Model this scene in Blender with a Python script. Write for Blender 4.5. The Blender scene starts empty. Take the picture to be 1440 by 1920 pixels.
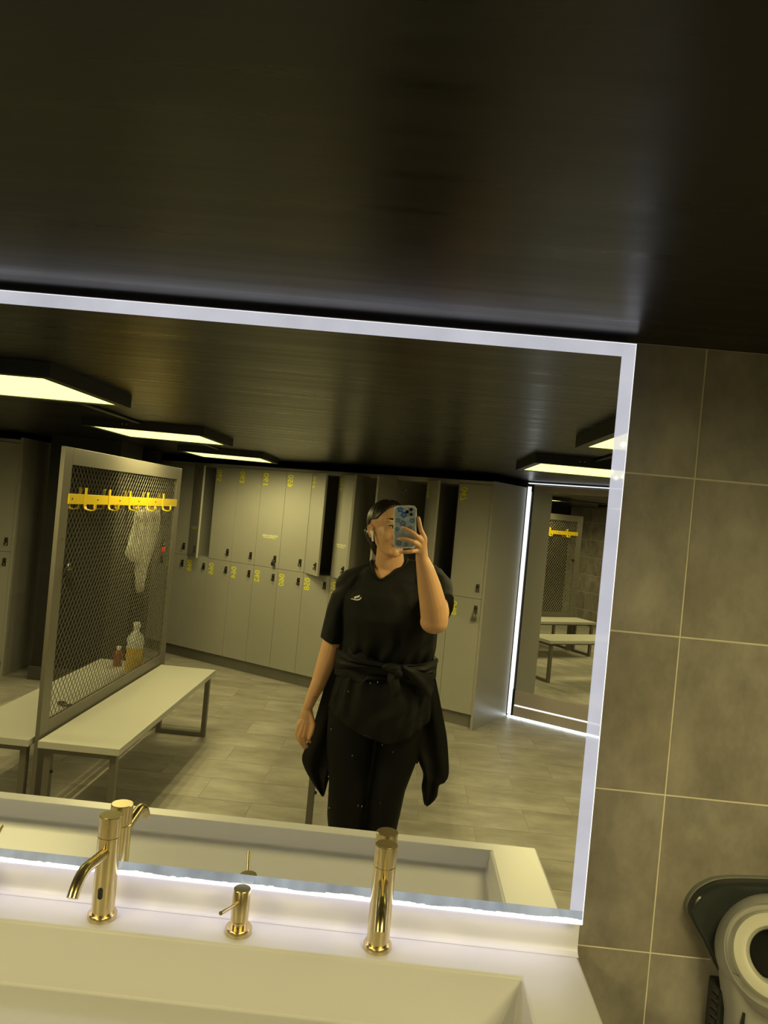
import bpy, bmesh, math, random
from mathutils import Vector, Matrix, noise
random.seed(7)
C = bpy.context.scene.collection
sc = bpy.context.scene
PI = math.pi

# ------------------------------------------------------------------ camera
# the phone's own camera looks square on into the mirror (plane y = 0), rolled 5.3 degrees
CAMZ, CAMD, ROLL, YAW, PITCH, FPX = 1.62, 1.36, math.radians(5.3), math.radians(1.772), math.radians(-0.164), 1400.0
fwd = Vector((-math.sin(YAW)*math.cos(PITCH), math.cos(YAW)*math.cos(PITCH), math.sin(PITCH)))
right0 = Vector((math.cos(YAW), math.sin(YAW), 0))
down0 = fwd.cross(right0)
IU = right0*math.cos(ROLL) - down0*math.sin(ROLL)
IV = right0*math.sin(ROLL) + down0*math.cos(ROLL)
cd = bpy.data.cameras.new('camera')
cam = bpy.data.objects.new('camera', cd); C.objects.link(cam)
cd.sensor_fit = 'VERTICAL'; cd.sensor_height = 24.0; cd.lens = 24.0*FPX/1920.0
cd.clip_start = 0.005; cd.clip_end = 60
M = Matrix((IU, -IV, -fwd)).transposed().to_4x4()
M.translation = Vector((0, -CAMD, CAMZ))
cam.matrix_world = M
sc.camera = cam

# ------------------------------------------------------------------ world and exposure
w = bpy.data.worlds.new('world'); sc.world = w; w.use_nodes = True
w.node_tree.nodes['Background'].inputs[0].default_value = (0, 0, 0, 1)
vs = sc.view_settings
vs.view_transform = 'Standard'; vs.look = 'None'; vs.exposure = 0.0; vs.gamma = 1.0; vs.use_curve_mapping = False
sc.cycles.use_denoising = True
sc.cycles.max_bounces = 14; sc.cycles.diffuse_bounces = 5; sc.cycles.glossy_bounces = 8
sc.cycles.sample_clamp_indirect = 6.0
LAMP_COL = (1.0, 0.845, 0.375)
GLOW_COL = (1.0, 0.97, 0.31)
LAMP_GLOW = 1.9
LAMP_WATTS = 52.0
LED_COL = (0.93, 0.94, 1.0)

# ------------------------------------------------------------------ materials
MATS = {}
def mat(name, base=(.5,.5,.5), rough=.5, metal=0.0, spec=.5, emit=None, estr=0.0, coat=0.0, noise_amt=0.0, nscale=5.0,
        stretch=(1,1,1), bump=0.0, bscale=60.0, per_object=0.0, alpha=1.0, trans=0.0, ior=1.45, sheen=0.0, aniso=0.0, dark=None, rough_noise=0.0):
    if name in MATS: return MATS[name]
    m = bpy.data.materials.new(name); m.use_nodes = True
    nt = m.node_tree; N = nt.nodes; Lk = nt.links
    b = N['Principled BSDF']
    b.inputs['Base Color'].default_value = (*base, 1)
    b.inputs['Roughness'].default_value = rough
    b.inputs['Metallic'].default_value = metal
    b.inputs['Specular IOR Level'].default_value = spec
    b.inputs['Coat Weight'].default_value = coat
    b.inputs['IOR'].default_value = ior
    b.inputs['Transmission Weight'].default_value = trans
    b.inputs['Sheen Weight'].default_value = sheen
    b.inputs['Anisotropic'].default_value = aniso
    if emit:
        b.inputs['Emission Color'].default_value = (*emit, 1); b.inputs['Emission Strength'].default_value = estr
    if noise_amt or bump or per_object or rough_noise:
        tc = N.new('ShaderNodeTexCoord'); mp = N.new('ShaderNodeMapping'); oi = N.new('ShaderNodeObjectInfo')
        mp.inputs['Scale'].default_value = stretch
        add = N.new('ShaderNodeVectorMath'); add.operation = 'ADD'
        mul = N.new('ShaderNodeVectorMath'); mul.operation = 'SCALE'; mul.inputs['Scale'].default_value = 37.0
        comb = N.new('ShaderNodeCombineXYZ')
        for k in range(3): Lk.new(oi.outputs['Random'], comb.inputs[k])
        Lk.new(comb.outputs[0], mul.inputs[0])
        Lk.new(tc.outputs['Object'], add.inputs[0]); Lk.new(mul.outputs[0], add.inputs[1])
        Lk.new(add.outputs[0], mp.inputs[0])
    if noise_amt or per_object:
        n1 = N.new('ShaderNodeTexNoise'); n1.inputs['Scale'].default_value = nscale; n1.inputs['Detail'].default_value = 8; n1.inputs['Roughness'].default_value = .62
        Lk.new(mp.outputs[0], n1.inputs['Vector'])
        rp = N.new('ShaderNodeMapRange'); rp.inputs['From Min'].default_value = .28; rp.inputs['From Max'].default_value = .72
        rp.inputs['To Min'].default_value = 1-noise_amt; rp.inputs['To Max'].default_value = 1+noise_amt
        Lk.new(n1.outputs['Fac'], rp.inputs['Value'])
        po = N.new('ShaderNodeMapRange'); po.inputs['To Min'].default_value = 1-per_object; po.inputs['To Max'].default_value = 1+per_object
        Lk.new(oi.outputs['Random'], po.inputs['Value'])
        mm = N.new('ShaderNodeMath'); mm.operation = 'MULTIPLY'; Lk.new(rp.outputs[0], mm.inputs[0]); Lk.new(po.outputs[0], mm.inputs[1])
        if dark:
            mx = N.new('ShaderNodeMix'); mx.data_type = 'RGBA'
            mx.inputs[6].default_value = (*dark, 1); mx.inputs[7].default_value = (*base, 1)
            n2 = N.new('ShaderNodeTexNoise'); n2.inputs['Scale'].default_value = nscale*.4; n2.inputs['Detail'].default_value = 5
            Lk.new(mp.outputs[0], n2.inputs['Vector'])
            r2 = N.new('ShaderNodeMapRange'); r2.inputs['From Min'].default_value = .35; r2.inputs['From Max'].default_value = .62
            Lk.new(n2.outputs['Fac'], r2.inputs['Value']); Lk.new(r2.outputs[0], mx.inputs[0])
            src = mx.outputs[2]
        else:
            rgb = N.new('ShaderNodeRGB'); rgb.outputs[0].default_value = (*base, 1); src = rgb.outputs[0]
        sm = N.new('ShaderNodeVectorMath'); sm.operation = 'SCALE'
        Lk.new(src, sm.inputs[0]); Lk.new(mm.outputs[0], sm.inputs['Scale'])
        Lk.new(sm.outputs[0], b.inputs['Base Color'])
    if rough_noise:
        n4 = N.new('ShaderNodeTexNoise'); n4.inputs['Scale'].default_value = nscale; Lk.new(mp.outputs[0], n4.inputs['Vector'])
        r4 = N.new('ShaderNodeMapRange'); r4.inputs['From Min'].default_value = .3; r4.inputs['From Max'].default_value = .7
        r4.inputs['To Min'].default_value = rough-rough_noise; r4.inputs['To Max'].default_value = rough+rough_noise
        Lk.new(n4.outputs['Fac'], r4.inputs['Value']); Lk.new(r4.outputs[0], b.inputs['Roughness'])
    if bump:
        n3 = N.new('ShaderNodeTexNoise'); n3.inputs['Scale'].default_value = bscale; n3.inputs['Detail'].default_value = 4
        Lk.new(mp.outputs[0], n3.inputs['Vector'])
        bp = N.new('ShaderNodeBump'); bp.inputs['Strength'].default_value = bump; bp.inputs['Distance'].default_value = .002
        Lk.new(n3.outputs['Fac'], bp.inputs['Height']); Lk.new(bp.outputs[0], b.inputs['Normal'])
    MATS[name] = m
    return m

m_floor = mat('floor_tile', (.43,.405,.36), .42, noise_amt=.24, nscale=5, stretch=(.9,1.9,1), per_object=.05, dark=(.33,.305,.265), bump=.15, bscale=30)
m_grout_f = mat('floor_grout', (.36,.335,.29), .8)
m_wall = mat('wall_tile', (.245,.225,.20), .5, noise_amt=.34, nscale=8, stretch=(1.5,1,1.0), per_object=.05, dark=(.19,.165,.135), bump=.2, bscale=40)
m_grout_w = mat('wall_grout', (.62,.58,.48), .8, noise_amt=.1, nscale=20)
m_ceil = mat('black_ceiling_paint', (.0035,.0031,.0028), .31, spec=.42, bump=.12, bscale=5, stretch=(.5,9,1), rough_noise=.05, nscale=3)
m_blackwall = mat('black_wall_paint', (.016,.015,.013), .55, noise_amt=.1)
m_skirt = mat('dark_skirting', (.06,.055,.045), .45)
m_locker = mat('locker_laminate', (.335,.325,.285), .42, noise_amt=.03, nscale=3, bump=.03, bscale=120)
m_lockside = mat('locker_panel_laminate', (.32,.31,.28), .40, noise_amt=.03, nscale=3)
m_lockin = mat('locker_inside_shade', (.10,.098,.085), .6)  # darker than the outer laminate: shade of the unlit inside put into the colour
m_edge = mat('door_edge', (.40,.39,.35), .4)
m_plinth = mat('plinth_metal', (.20,.195,.165), .4, metal=.2)
m_yellow = mat('number_yellow', (.74,.72,.025), .5)
m_white = mat('label_white', (.80,.80,.76), .5)
m_lock = mat('lock_chrome', (.30,.28,.24), .22, metal=1)
m_lockdark = mat('lock_dark', (.05,.045,.04), .35, metal=.6)
m_bench = mat('bench_laminate', (.52,.51,.47), .38, noise_amt=.02, nscale=3)
m_frame = mat('grey_powder_coat', (.165,.152,.125), .38, metal=.15)
m_meshsteel = mat('expanded_steel', (.15,.138,.11), .4, metal=.35)
m_hook = mat('hook_yellow', (.85,.62,.012), .35)
m_counter = mat('solid_surface', (.58,.575,.61), .33, spec=.4)
m_brass = mat('brushed_brass', (.63,.52,.28), .24, metal=1, bump=.05, bscale=300, stretch=(1,1,.03))
m_brasscap = mat('brass_cap', (.58,.50,.30), .33, metal=1, bump=.08, bscale=200, stretch=(1,.05,1))
m_sensor = mat('sensor_black', (.01,.01,.01), .15)
m_mirror = mat('mirror_silver', (.93,.94,.92), 0.0, metal=1)
m_black = mat('black_plastic', (.015,.015,.015), .35)
m_steelb = mat('brushed_steel', (.52,.47,.47), .36, metal=.4, bump=.1, bscale=80, stretch=(.05,1,1))
m_lamphouse = mat('lamp_housing', (.02,.02,.018), .45)
m_diff = mat('lamp_diffuser', (.9,.9,.8), .5, emit=GLOW_COL, estr=LAMP_GLOW)
m_ledhot = mat('led_strip_white', (.9,.9,.9), .5, emit=(.92,.97,1.0), estr=1.3)
m_ledfloor = mat('led_strip_floor', (.9,.9,.9), .5, emit=(.82,.93,1.0), estr=9.0)
m_ledunder = mat('led_strip_under', (.9,.9,.9), .5, emit=(.95,.88,1.0), estr=4.6)
m_ledline = mat('led_thin_line', (.9,.9,.9), .5, emit=(.92,.94,1.0), estr=1.0)
m_dryer_dark = mat('dryer_dark', (.022,.026,.026), .18)
m_dryer = mat('dryer_grey', (.33,.325,.31), .35)
m_rim = mat('dryer_rim', (.16,.165,.15), .35)
m_dryer_l = mat('dryer_collar', (.52,.51,.45), .4)
m_skin = mat('skin', (.56,.315,.165), .42, noise_amt=.05, nscale=14, bump=.04, bscale=200)
m_hair = mat('hair_dark', (.018,.012,.008), .38, bump=.5, bscale=90, stretch=(1,.15,.15))
m_shirt = mat('shirt_black', (.0065,.0065,.0055), .8, spec=.25, bump=.25, bscale=25)
m_legging = mat('legging_black', (.0035,.0035,.0035), .65, spec=.25, bump=.15, bscale=40, stretch=(1,1,3))
m_jacket = mat('jacket_black', (.0085,.0086,.0078), .7, spec=.25, bump=.3, bscale=22)
m_nail = mat('nail', (.66,.40,.28), .2)
m_lip = mat('lip', (.40,.15,.10), .4)
m_eyew = mat('eye_white', (.42,.39,.34), .25)
m_iris = mat('iris_dark', (.03,.018,.01), .1)
m_shoe = mat('shoe_black', (.02,.02,.02), .5)
m_sole = mat('shoe_sole', (.5,.5,.48), .6)
m_bud = mat('earbud_white', (.85,.85,.82), .25)
m_phone = mat('phone_back', (.33,.39,.50), .22, coat=.5, noise_amt=.18, nscale=60)
m_case = mat('phone_case_clear', (.60,.64,.62), .08, coat=1.0, spec=.9)
m_lens = mat('phone_lens', (.008,.009,.012), .05, coat=1)
m_screen = mat('phone_screen', (.02,.02,.02), .08)
m_petal = mat('petal_blue', (.03,.12,.50), .35)
m_petal2 = mat('petal_slate', (.08,.18,.34), .35)
m_cloth = mat('cloth_white', (.72,.70,.62), .85, bump=.2, bscale=30)
m_liquid = mat('juice_yellow', (.72,.48,.04), .3)
m_clearp = mat('clear_plastic', (.75,.78,.74), .12, spec=.8)
m_red = mat('red_plastic', (.55,.03,.015), .3)
m_orange = mat('drink_orange', (.25,.06,.015), .3)
m_spot = mat('water_spot', (.22,.22,.20), .4)
# led band of the vanity mirror: frosted and lit, still a little reflective
def band_mat(lo=.53, hi=.65, col=(.90,.90,1.0), name='frosted_led_band', sx=1.5):
    m = bpy.data.materials.new(name); m.use_nodes = True
    nt = m.node_tree; N = nt.nodes; Lk = nt.links
    N.remove(N['Principled BSDF'])
    tc = N.new('ShaderNodeTexCoord'); mp = N.new('ShaderNodeMapping'); mp.inputs['Scale'].default_value = (sx, 1, 1.5)
    n = N.new('ShaderNodeTexNoise'); n.inputs['Scale'].default_value = 6; n.inputs['Detail'].default_value = 6
    r = N.new('ShaderNodeMapRange'); r.inputs['From Min'].default_value = .3; r.inputs['From Max'].default_value = .7
    r.inputs['To Min'].default_value = lo; r.inputs['To Max'].default_value = hi
    e = N.new('ShaderNodeEmission'); e.inputs[0].default_value = (*col, 1)
    g = N.new('ShaderNodeBsdfGlossy'); g.inputs['Color'].default_value = (.13, .13, .13, 1); g.inputs['Roughness'].default_value = .02
    a = N.new('ShaderNodeAddShader')
    Lk.new(tc.outputs['Object'], mp.inputs[0]); Lk.new(mp.outputs[0], n.inputs['Vector']); Lk.new(n.outputs['Fac'], r.inputs['Value'])
    Lk.new(r.outputs[0], e.inputs['Strength']); Lk.new(e.outputs[0], a.inputs[0]); Lk.new(g.outputs[0], a.inputs[1])
    Lk.new(a.outputs[0], N['Material Output'].inputs['Surface'])
    return m
m_band = band_mat()
m_band_low = band_mat(.22, .46, (.82,.92,1.0), 'frosted_led_band_low', 3.0)

# ------------------------------------------------------------------ mesh helpers
class MB:
    def __init__(s): s.v = []; s.f = []; s.mi = []
    def add(s, vs, fs, mi=0):
        b = len(s.v); s.v += [tuple(v) for v in vs]; s.f += [tuple(b+i for i in f) for f in fs]; s.mi += [mi]*len(fs)
        return s
    def box(s, x0, x1, y0, y1, z0, z1, mi=0):
        x0, x1 = min(x0,x1), max(x0,x1); y0, y1 = min(y0,y1), max(y0,y1); z0, z1 = min(z0,z1), max(z0,z1)
        return s.add([(x0,y0,z0),(x1,y0,z0),(x1,y1,z0),(x0,y1,z0),(x0,y0,z1),(x1,y0,z1),(x1,y1,z1),(x0,y1,z1)],
                     [(0,3,2,1),(4,5,6,7),(0,1,5,4),(1,2,6,5),(2,3,7,6),(3,0,4,7)], mi)
    def hexa(s, p, mi=0):   # 8 points: bottom 4 ccw, top 4 ccw
        return s.add(p, [(0,3,2,1),(4,5,6,7),(0,1,5,4),(1,2,6,5),(2,3,7,6),(3,0,4,7)], mi)
    def tube(s, pts, rad, seg=12, mi=0, cap=True):
        pts = [Vector(p) for p in pts]; n = len(pts)
        if not hasattr(rad, '__len__'): rad = [rad]*n
        rings = []; prev = None
        for i, p in enumerate(pts):
            t = (pts[min(i+1,n-1)] - pts[max(i-1,0)]).normalized()
            if prev is None:
                a = Vector((0,0,1)) if abs(t.z) < .9 else Vector((1,0,0))
                u = t.cross(a).normalized()
            else:
                u = (prev - t*prev.dot(t)).normalized()
            prev = u; v = t.cross(u)
            rings.append([p + (u*math.cos(2*PI*k/seg) + v*math.sin(2*PI*k/seg))*rad[i] for k in range(seg)])
        vs = [q for r in rings for q in r]
        fs = [(i*seg+k, i*seg+(k+1)%seg, (i+1)*seg+(k+1)%seg, (i+1)*seg+k) for i in range(n-1) for k in range(seg)]
        if cap: fs += [tuple(reversed(range(seg))), tuple(range((n-1)*seg, n*seg))]
        return s.add(vs, fs, mi)
    def lathe(s, prof, seg=24, origin=(0,0,0), axis=(0,0,1), mi=0, close=True, up=None):
        ax = Vector(axis).normalized(); a = Vector((1,0,0)) if abs(ax.x) < .9 else Vector((0,1,0))
        u = (a - ax*a.dot(ax)).normalized(); v = ax.cross(u); o = Vector(origin)
        vs = [o + ax*h + (u*math.cos(2*PI*k/seg) + v*math.sin(2*PI*k/seg))*r for r, h in prof for k in range(seg)]
        n = len(prof)
        fs = [(i*seg+k, i*seg+(k+1)%seg, (i+1)*seg+(k+1)%seg, (i+1)*seg+k) for i in range(n-1) for k in range(seg)]
        if close: fs += [tuple(reversed(range(seg))), tuple(range((n-1)*seg, n*seg))]
        return s.add(vs, fs, mi)
    def prism(s, poly, d, mi=0):   # poly: list of 3d points, extruded by vector d
        n = len(poly); d = Vector(d)
        vs = [Vector(p) for p in poly] + [Vector(p)+d for p in poly]
        fs = [tuple(reversed(range(n))), tuple(range(n, 2*n))] + [(i, (i+1)%n, n+(i+1)%n, n+i) for i in range(n)]
        return s.add(vs, fs, mi)
    def loft(s, rings, closed=True, cap=False, mi=0):
        n = len(rings); k = len(rings[0]); vs = [q for r in rings for q in r]
        fs = []
        for i in range(n-1):
            for j in range(k if closed else k-1):
                fs.append((i*k+j, i*k+(j+1)%k, (i+1)*k+(j+1)%k, (i+1)*k+j))
        if cap: fs += [tuple(reversed(range(k))), tuple(range((n-1)*k, n*k))]
        return s.add(vs, fs, mi)
    def ell(s, c, r, rot=None, seg=24, rings=14, mi=0):
        c = Vector(c); vs = []; R = rot if rot else Matrix.Identity(3)
        for i in range(1, rings):
            th = PI*i/rings
            for k in range(seg):
                ph = 2*PI*k/seg
                vs.append(c + R @ Vector((r[0]*math.sin(th)*math.cos(ph), r[1]*math.sin(th)*math.sin(ph), r[2]*math.cos(th))))
        top = len(vs); vs.append(c + R @ Vector((0,0,r[2]))); vs.append(c + R @ Vector((0,0,-r[2])))
        fs = [(i*seg+k, (i+1)*seg+k, (i+1)*seg+(k+1)%seg, i*seg+(k+1)%seg) for i in range(rings-2) for k in range(seg)]
        fs += [(top, k, (k+1)%seg) for k in range(seg)]
        b = (rings-2)*seg
        fs += [(top+1, b+(k+1)%seg, b+k) for k in range(seg)]
        return s.add(vs, fs, mi)
    def cone(s, p0, r0, p1, r1, seg=16):   # round cone
        p0, p1 = Vector(p0), Vector(p1); ax = (p1-p0); L = ax.length; ax.normalize(); prof = []
        for i in range(5): a = -PI/2 + PI/2*i/5; prof.append((max(r0*math.cos(a), 1e-4), r0*math.sin(a)))
        prof.append((r0, 0)); prof.append((r1, L))
        for i in range(1, 6): a = PI/2*i/5; prof.append((max(r1*math.cos(a), 1e-4), L + r1*math.sin(a)))
        return s.lathe(prof, seg, p0, ax)
    def chain(s, pts, rads, seg=14):
        for i in range(len(pts)-1): s.cone(pts[i], rads[i], pts[i+1], rads[i+1], seg)
        return s
    def mirror_y(s):   # built facing the glass as seen in the mirror; put on the room side of it
        s.v = [(x, -y, z) for x, y, z in s.v]; s.f = [tuple(reversed(f)) for f in s.f]; return s
    def mesh(s, name, mats, smooth=False):
        me = bpy.data.meshes.new(name); me.from_pydata(s.v, [], s.f)
        if not isinstance(mats, (list, tuple)): mats = [mats]
        for m in mats: me.materials.append(m)
        if len(mats) > 1: me.polygons.foreach_set('material_index', s.mi)
        if smooth: me.polygons.foreach_set('use_smooth', [True]*len(me.polygons))
        me.update(); return me
    def build(s, name, mats, parent=None, smooth=False, bevel=0, bseg=2, loc=None, subsurf=0, edge_split=True):
        me = s.mesh(name, mats, smooth)
        return link(name, me, parent, bevel, bseg, loc, smooth)

def link(name, me, parent=None, bevel=0, bseg=2, loc=None, smooth=False):
    o = bpy.data.objects.new(name, me); C.objects.link(o)
    if parent: o.parent = parent
    if loc: o.location = loc
    if bevel:
        b = o.modifiers.new('bevel', 'BEVEL'); b.width = bevel; b.segments = bseg; b.limit_method = 'ANGLE'; b.angle_limit = math.radians(35)
    if smooth:
        # crease sharp edges
        if len(me.polygons) < 60000:
            bm = bmesh.new(); bm.from_mesh(me)
            for e in bm.edges:
                if len(e.link_faces) == 2 and e.calc_face_angle(0) > math.radians(40): e.smooth = False
            bm.to_mesh(me); bm.free()
    return o
def tag(o, label, cat, group=None):
    o['label'] = label; o['category'] = cat
    if group: o['group'] = group
    return o
def thing(name, label, cat, loc=(0,0,0), rotz=0, group=None, parent=None):
    o = bpy.data.objects.new(name, None); C.objects.link(o); o.empty_display_size = .1
    o.location = loc; o.rotation_euler = (0,0,rotz)
    return tag(o, label, cat, group)
def struct(o): o['kind'] = 'structure'; return o
def stuff(o): o['kind'] = 'stuff'; return o
def remeshed(mb, voxel, smooth_it, name):
    """one continuous skin over overlapping volumes"""
    me = mb.mesh(name+'_cage', m_skin)
    o = bpy.data.objects.new('tmp_body', me); C.objects.link(o)
    r = o.modifiers.new('r', 'REMESH'); r.mode = 'VOXEL'; r.voxel_size = voxel
    if smooth_it:
        s = o.modifiers.new('s', 'SMOOTH'); s.factor = .5; s.iterations = smooth_it
    dg = bpy.context.evaluated_depsgraph_get()
    out = bpy.data.meshes.new_from_object(o.evaluated_get(dg))
    bpy.data.objects.remove(o)
    out.name = name
    out.polygons.foreach_set('use_smooth', [True]*len(out.polygons))
    return out
FONT_CACHE = {}
def text_mesh(s, height, width=None, extrude=.0006):
    key = (s, height, width)
    if key in FONT_CACHE: return FONT_CACHE[key]
    cu = bpy.data.curves.new('lettering', 'FONT'); cu.body = s; cu.size = 1; cu.extrude = 0; cu.resolution_u = 3; cu.offset = .02
    o = bpy.data.objects.new('tmp_text', cu); C.objects.link(o)
    dg = bpy.context.evaluated_depsgraph_get(); me = bpy.data.meshes.new_from_object(o.evaluated_get(dg))
    bpy.data.objects.remove(o)
    xs = [v.co.x for v in me.vertices]; ys = [v.co.y for v in me.vertices]
    sy = height/(max(ys)-min(ys)); sx = (width/(max(xs)-min(xs))) if width else sy
    x0, y0 = min(xs), min(ys)
    for v in me.vertices: v.co = Vector(((v.co.x-x0)*sx, (v.co.y-y0)*sy, 0))
    FONT_CACHE[key] = me
    return me

# ------------------------------------------------------------------ the room shell
CEIL = 1.972
# floor slab and tiles (rows run parallel to the mirror wall, half-tile offset row by row)
floor = struct(MB().box(-4.3, 2.6, -7.3, .05, -.10, -.0015).build('floor', m_grout_f))
FR, FL = .2945, .59
tile_me = MB().box(-FL/2+.0016, FL/2-.0016, -FR/2+.0016, FR/2-.0016, -.008, 0).mesh('floor_tile', m_floor)
wdir = Vector((math.cos(math.radians(28.5)), math.sin(math.radians(28.5)), 0)); wnrm = Vector((-wdir.y, wdir.x, 0))
LQ = Vector((.636, -4.385, 0))
for r in range(0, 22):
    yv = .21 + FR*(r+.5)           # row centre; a joint falls at 3.18 behind the glass
    yv = 3.18 + FR*(r-10) - FR/2
    if yv < -.1 or yv > 6.2: continue
    off = -.97 if (r % 2 == 1) else -.68
    for k in range(-6, 6):
        x = off + FL*(k+.5)
        if x < -3.6 or x > 2.3: continue
        p = Vector((x, -yv, 0))
        if (p-LQ).dot(wnrm) < -.75: continue
        o = bpy.data.objects.new('floor_tile', tile_me); C.objects.link(o); o.location = p; o.parent = floor
ceiling = struct(MB().box(-4.3, 2.6, -7.3, .25, CEIL, CEIL+.1).build('ceiling', m_ceil))
# mirror wall with its large tiles
wall = struct(MB().box(-4.3, 2.6, .0412, .20, 0, CEIL).build('wall_mirror', m_grout_w))
WR, WL = .2945, .59
wt = {}
for r in range(-3, 4):
    z0 = .847 + WR*r; z1 = min(z0+WR, CEIL)
    if z0 < -.03: z0 = 0.0
    for k in range(-9, 4):
        x0 = .525 + WL*k; x1 = x0+WL
        if x0 > 2.3 or x1 < -4.3: continue
        key = round(z1-z0, 3)
        if key not in wt:
            h = z1-z0
            wt[key] = MB().box(.0017, WL-.0017, .0, .008, .0017, h-.0017).mesh('wall_tile', m_wall)
        o = bpy.data.objects.new('wall_tile', wt[key]); C.objects.link(o); o.location = (x0, .04, z0); o.parent = wall
struct(MB().box(2.45, 2.6, -7.3, .05, 0, CEIL).build('wall_right', m_wall))
struct(MB().box(-4.3, -4.15, -7.3, .05, 0, CEIL).build('wall_left', m_blackwall))
# slanting wall behind the lockers and the tall mirror
def L(s, yo, z=0): return LQ + wdir*s + wnrm*yo + Vector((0,0,z))
WALLY = -.655
struct(MB().hexa([L(-4.4,WALLY-.12), L(2.2,WALLY-.12), L(2.2,WALLY), L(-4.4,WALLY)] + [L(-4.4,WALLY-.12,CEIL), L(2.2,WALLY-.12,CEIL), L(2.2,WALLY,CEIL), L(-4.4,WALLY,CEIL)]).build('wall_back', m_blackwall))
# dark passage on the left: pier with skirting and the far wall of the passage
pier = struct(MB().box(-2.90, -2.33, -4.56, -5.05, 0, CEIL).build('wall_pier', m_blackwall))
struct(MB().box(-2.915, -2.315, -4.545, -5.055, 0, .11).build('baseboard_pier', m_skirt, bevel=.004))
struct(MB().box(-4.15, -2.33, -5.42, -5.55, 0, CEIL).build('wall_passage', m_blackwall))
struct(MB().box(-4.15, -2.9, -5.405, -5.42, 0, .07).build('baseboard_passage', m_skirt))

# ------------------------------------------------------------------ ceiling lamps
i_span = .225
def i_(k, n): return 2*k/(n-1)-1
def lamp_light():
    if 'lamp_light' in bpy.data.lights: return bpy.data.lights['lamp_light']
    l = bpy.data.lights.new('lamp_light', 'SPOT'); l.color = LAMP_COL; l.energy = LAMP_WATTS/16
    l.spot_size = PI; l.spot_blend = .6; l.shadow_soft_size = 0.0
    return l
def lamp(x, yv, label):
    t = thing('ceiling_lamp', label, 'lamp', (x, -yv, CEIL), 0, 'square panel lamps')
    o, i, h = .335, .300, .046
    mb = MB()
    mb.box(-o, o, -o, o, -.012, 0)
    mb.box(-o, -i, -o, o, -h, -.012); mb.box(i, o, -o, o, -h, -.012); mb.box(-i, i, -o, -i, -h, -.012); mb.box(-i, i, i, o, -h, -.012)
    mb.build('housing', m_lamphouse, t)
    MB().box(-i, i, -i, i, -h+.004, -h+.009).build('diffuser', m_diff, t)
    n = 4
    ld = lamp_light()
    for i in range(n):
        for j in range(n):
            lo = bpy.data.objects.new('lamp_light', ld); C.objects.link(lo); lo.parent = t
            lo.location = (-i_(i, n)*i_span, i_(j, n)*i_span, -h-.002)
    sc_ = MB()
    for k in (-.012, .012): sc_.lathe([(.004,0),(.004,.002),(.002,.003)], 8, (k-.1, o, -.02), (0,1,0))
    sc_.build('screw', m_lock, t)
    return t
lamp(-1.455, 1.21, 'square panel lamp nearest the mirror, on the bench screen side')
lamp(-1.46, 2.95, 'square panel lamp above the near end of the mesh screen')
lamp(-1.47, 4.66, 'square panel lamp in front of the numbered lockers')
lamp(.955, 1.20, 'square panel lamp nearest the mirror, on the tall mirror side')
lamp(.95, 2.74, 'square panel lamp between the sink and the tall mirror')
lamp(-3.45, 2.0, 'added unseen panel lamp beyond the mesh screen, brightening the locker room')  # extra lamp out of view, added to brighten the room
cg = 'cable conduits between the lamps'
for x, a, b, lb in ((-1.47, 1.545, 2.615, 'thin conduit from the lamp nearest the mirror to the lamp over the mesh screen'),
                (-1.47, 3.285, 4.325, 'thin conduit from the lamp over the mesh screen to the lamp by the lockers'),
                (.915, 1.535, 2.405, 'thin conduit between the two lamps on the tall mirror side')):
    tag(MB().tube([(x,-a,CEIL-.008),(x,-b,CEIL-.008)], .008, 8).build('cable_conduit', m_lamphouse, smooth=True), lb, 'conduit', cg)

# ------------------------------------------------------------------ vanity mirror with its lit band
vm = thing('vanity_mirror', 'wide backlit wall mirror with a frosted glowing band round its edge, above the sink', 'mirror', (0,0,0))
mx0, mx1, mz0, mz1, bw = -1.35, .384, .906, 1.960, .0248
MB().box(mx0+bw, mx1-bw, 0, .004, mz0+bw, mz1-bw).build('mirror_glass', m_mirror, vm)
for nm, a in (('led_band', (mx0, mx1, mz1-bw, mz1)), ('led_band', (mx0, mx1, mz0, mz0+bw)), ('led_band', (mx0, mx0+bw, mz0+bw, mz1-bw)), ('led_band', (mx1-bw, mx1, mz0+bw, mz1-bw))):
    MB().box(a[0], a[1], 0, .004, a[2], a[3]).build(nm, m_band_low if a[3] < 1 else m_band, vm)
MB().box(mx0+.002, mx1-.002, .0045, .030, mz0+.004, mz1-.003).build('backing_case', m_black, vm)
MB().box(mx0+.03, mx1-.02, .006, .026, mz0+.001, mz0+.0036).build('under_light', m_ledunder, vm)
ed = MB()
e_ = .0011
for k in range(200):
    xa, xb = mx0+(mx1-mx0)*k/200, mx0+(mx1-mx0)*(k+1)/200
    ed.box(xa, xb, -.0006, 0, mz0+.0012, mz0+.0055+.0045*(.5+noise.noise(Vector((k*.11,0,0))))+.0016*noise.noise(Vector((k*.9,2,0))))
ed.box(mx0, mx1, -.0006, 0, mz0, mz0+.004); ed.box(mx1-e_, mx1, -.0006, 0, mz0+.004, mz1); ed.box(mx0, mx1-e_, -.0006, 0, mz1-e_, mz1)
ed.build('bright_edge', m_ledline, vm)
rs = random.Random(3)
for k in range(12):
    x, z = rs.uniform(-.14, .02), rs.uniform(1.06, 1.34)
    MB().ell((x, -.0004, z), (.0006*rs.uniform(.6,1.2), .0004, .0018*rs.uniform(.4,1.2)), seg=8, rings=5).build('water_spot', m_spot, vm, smooth=True)

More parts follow.
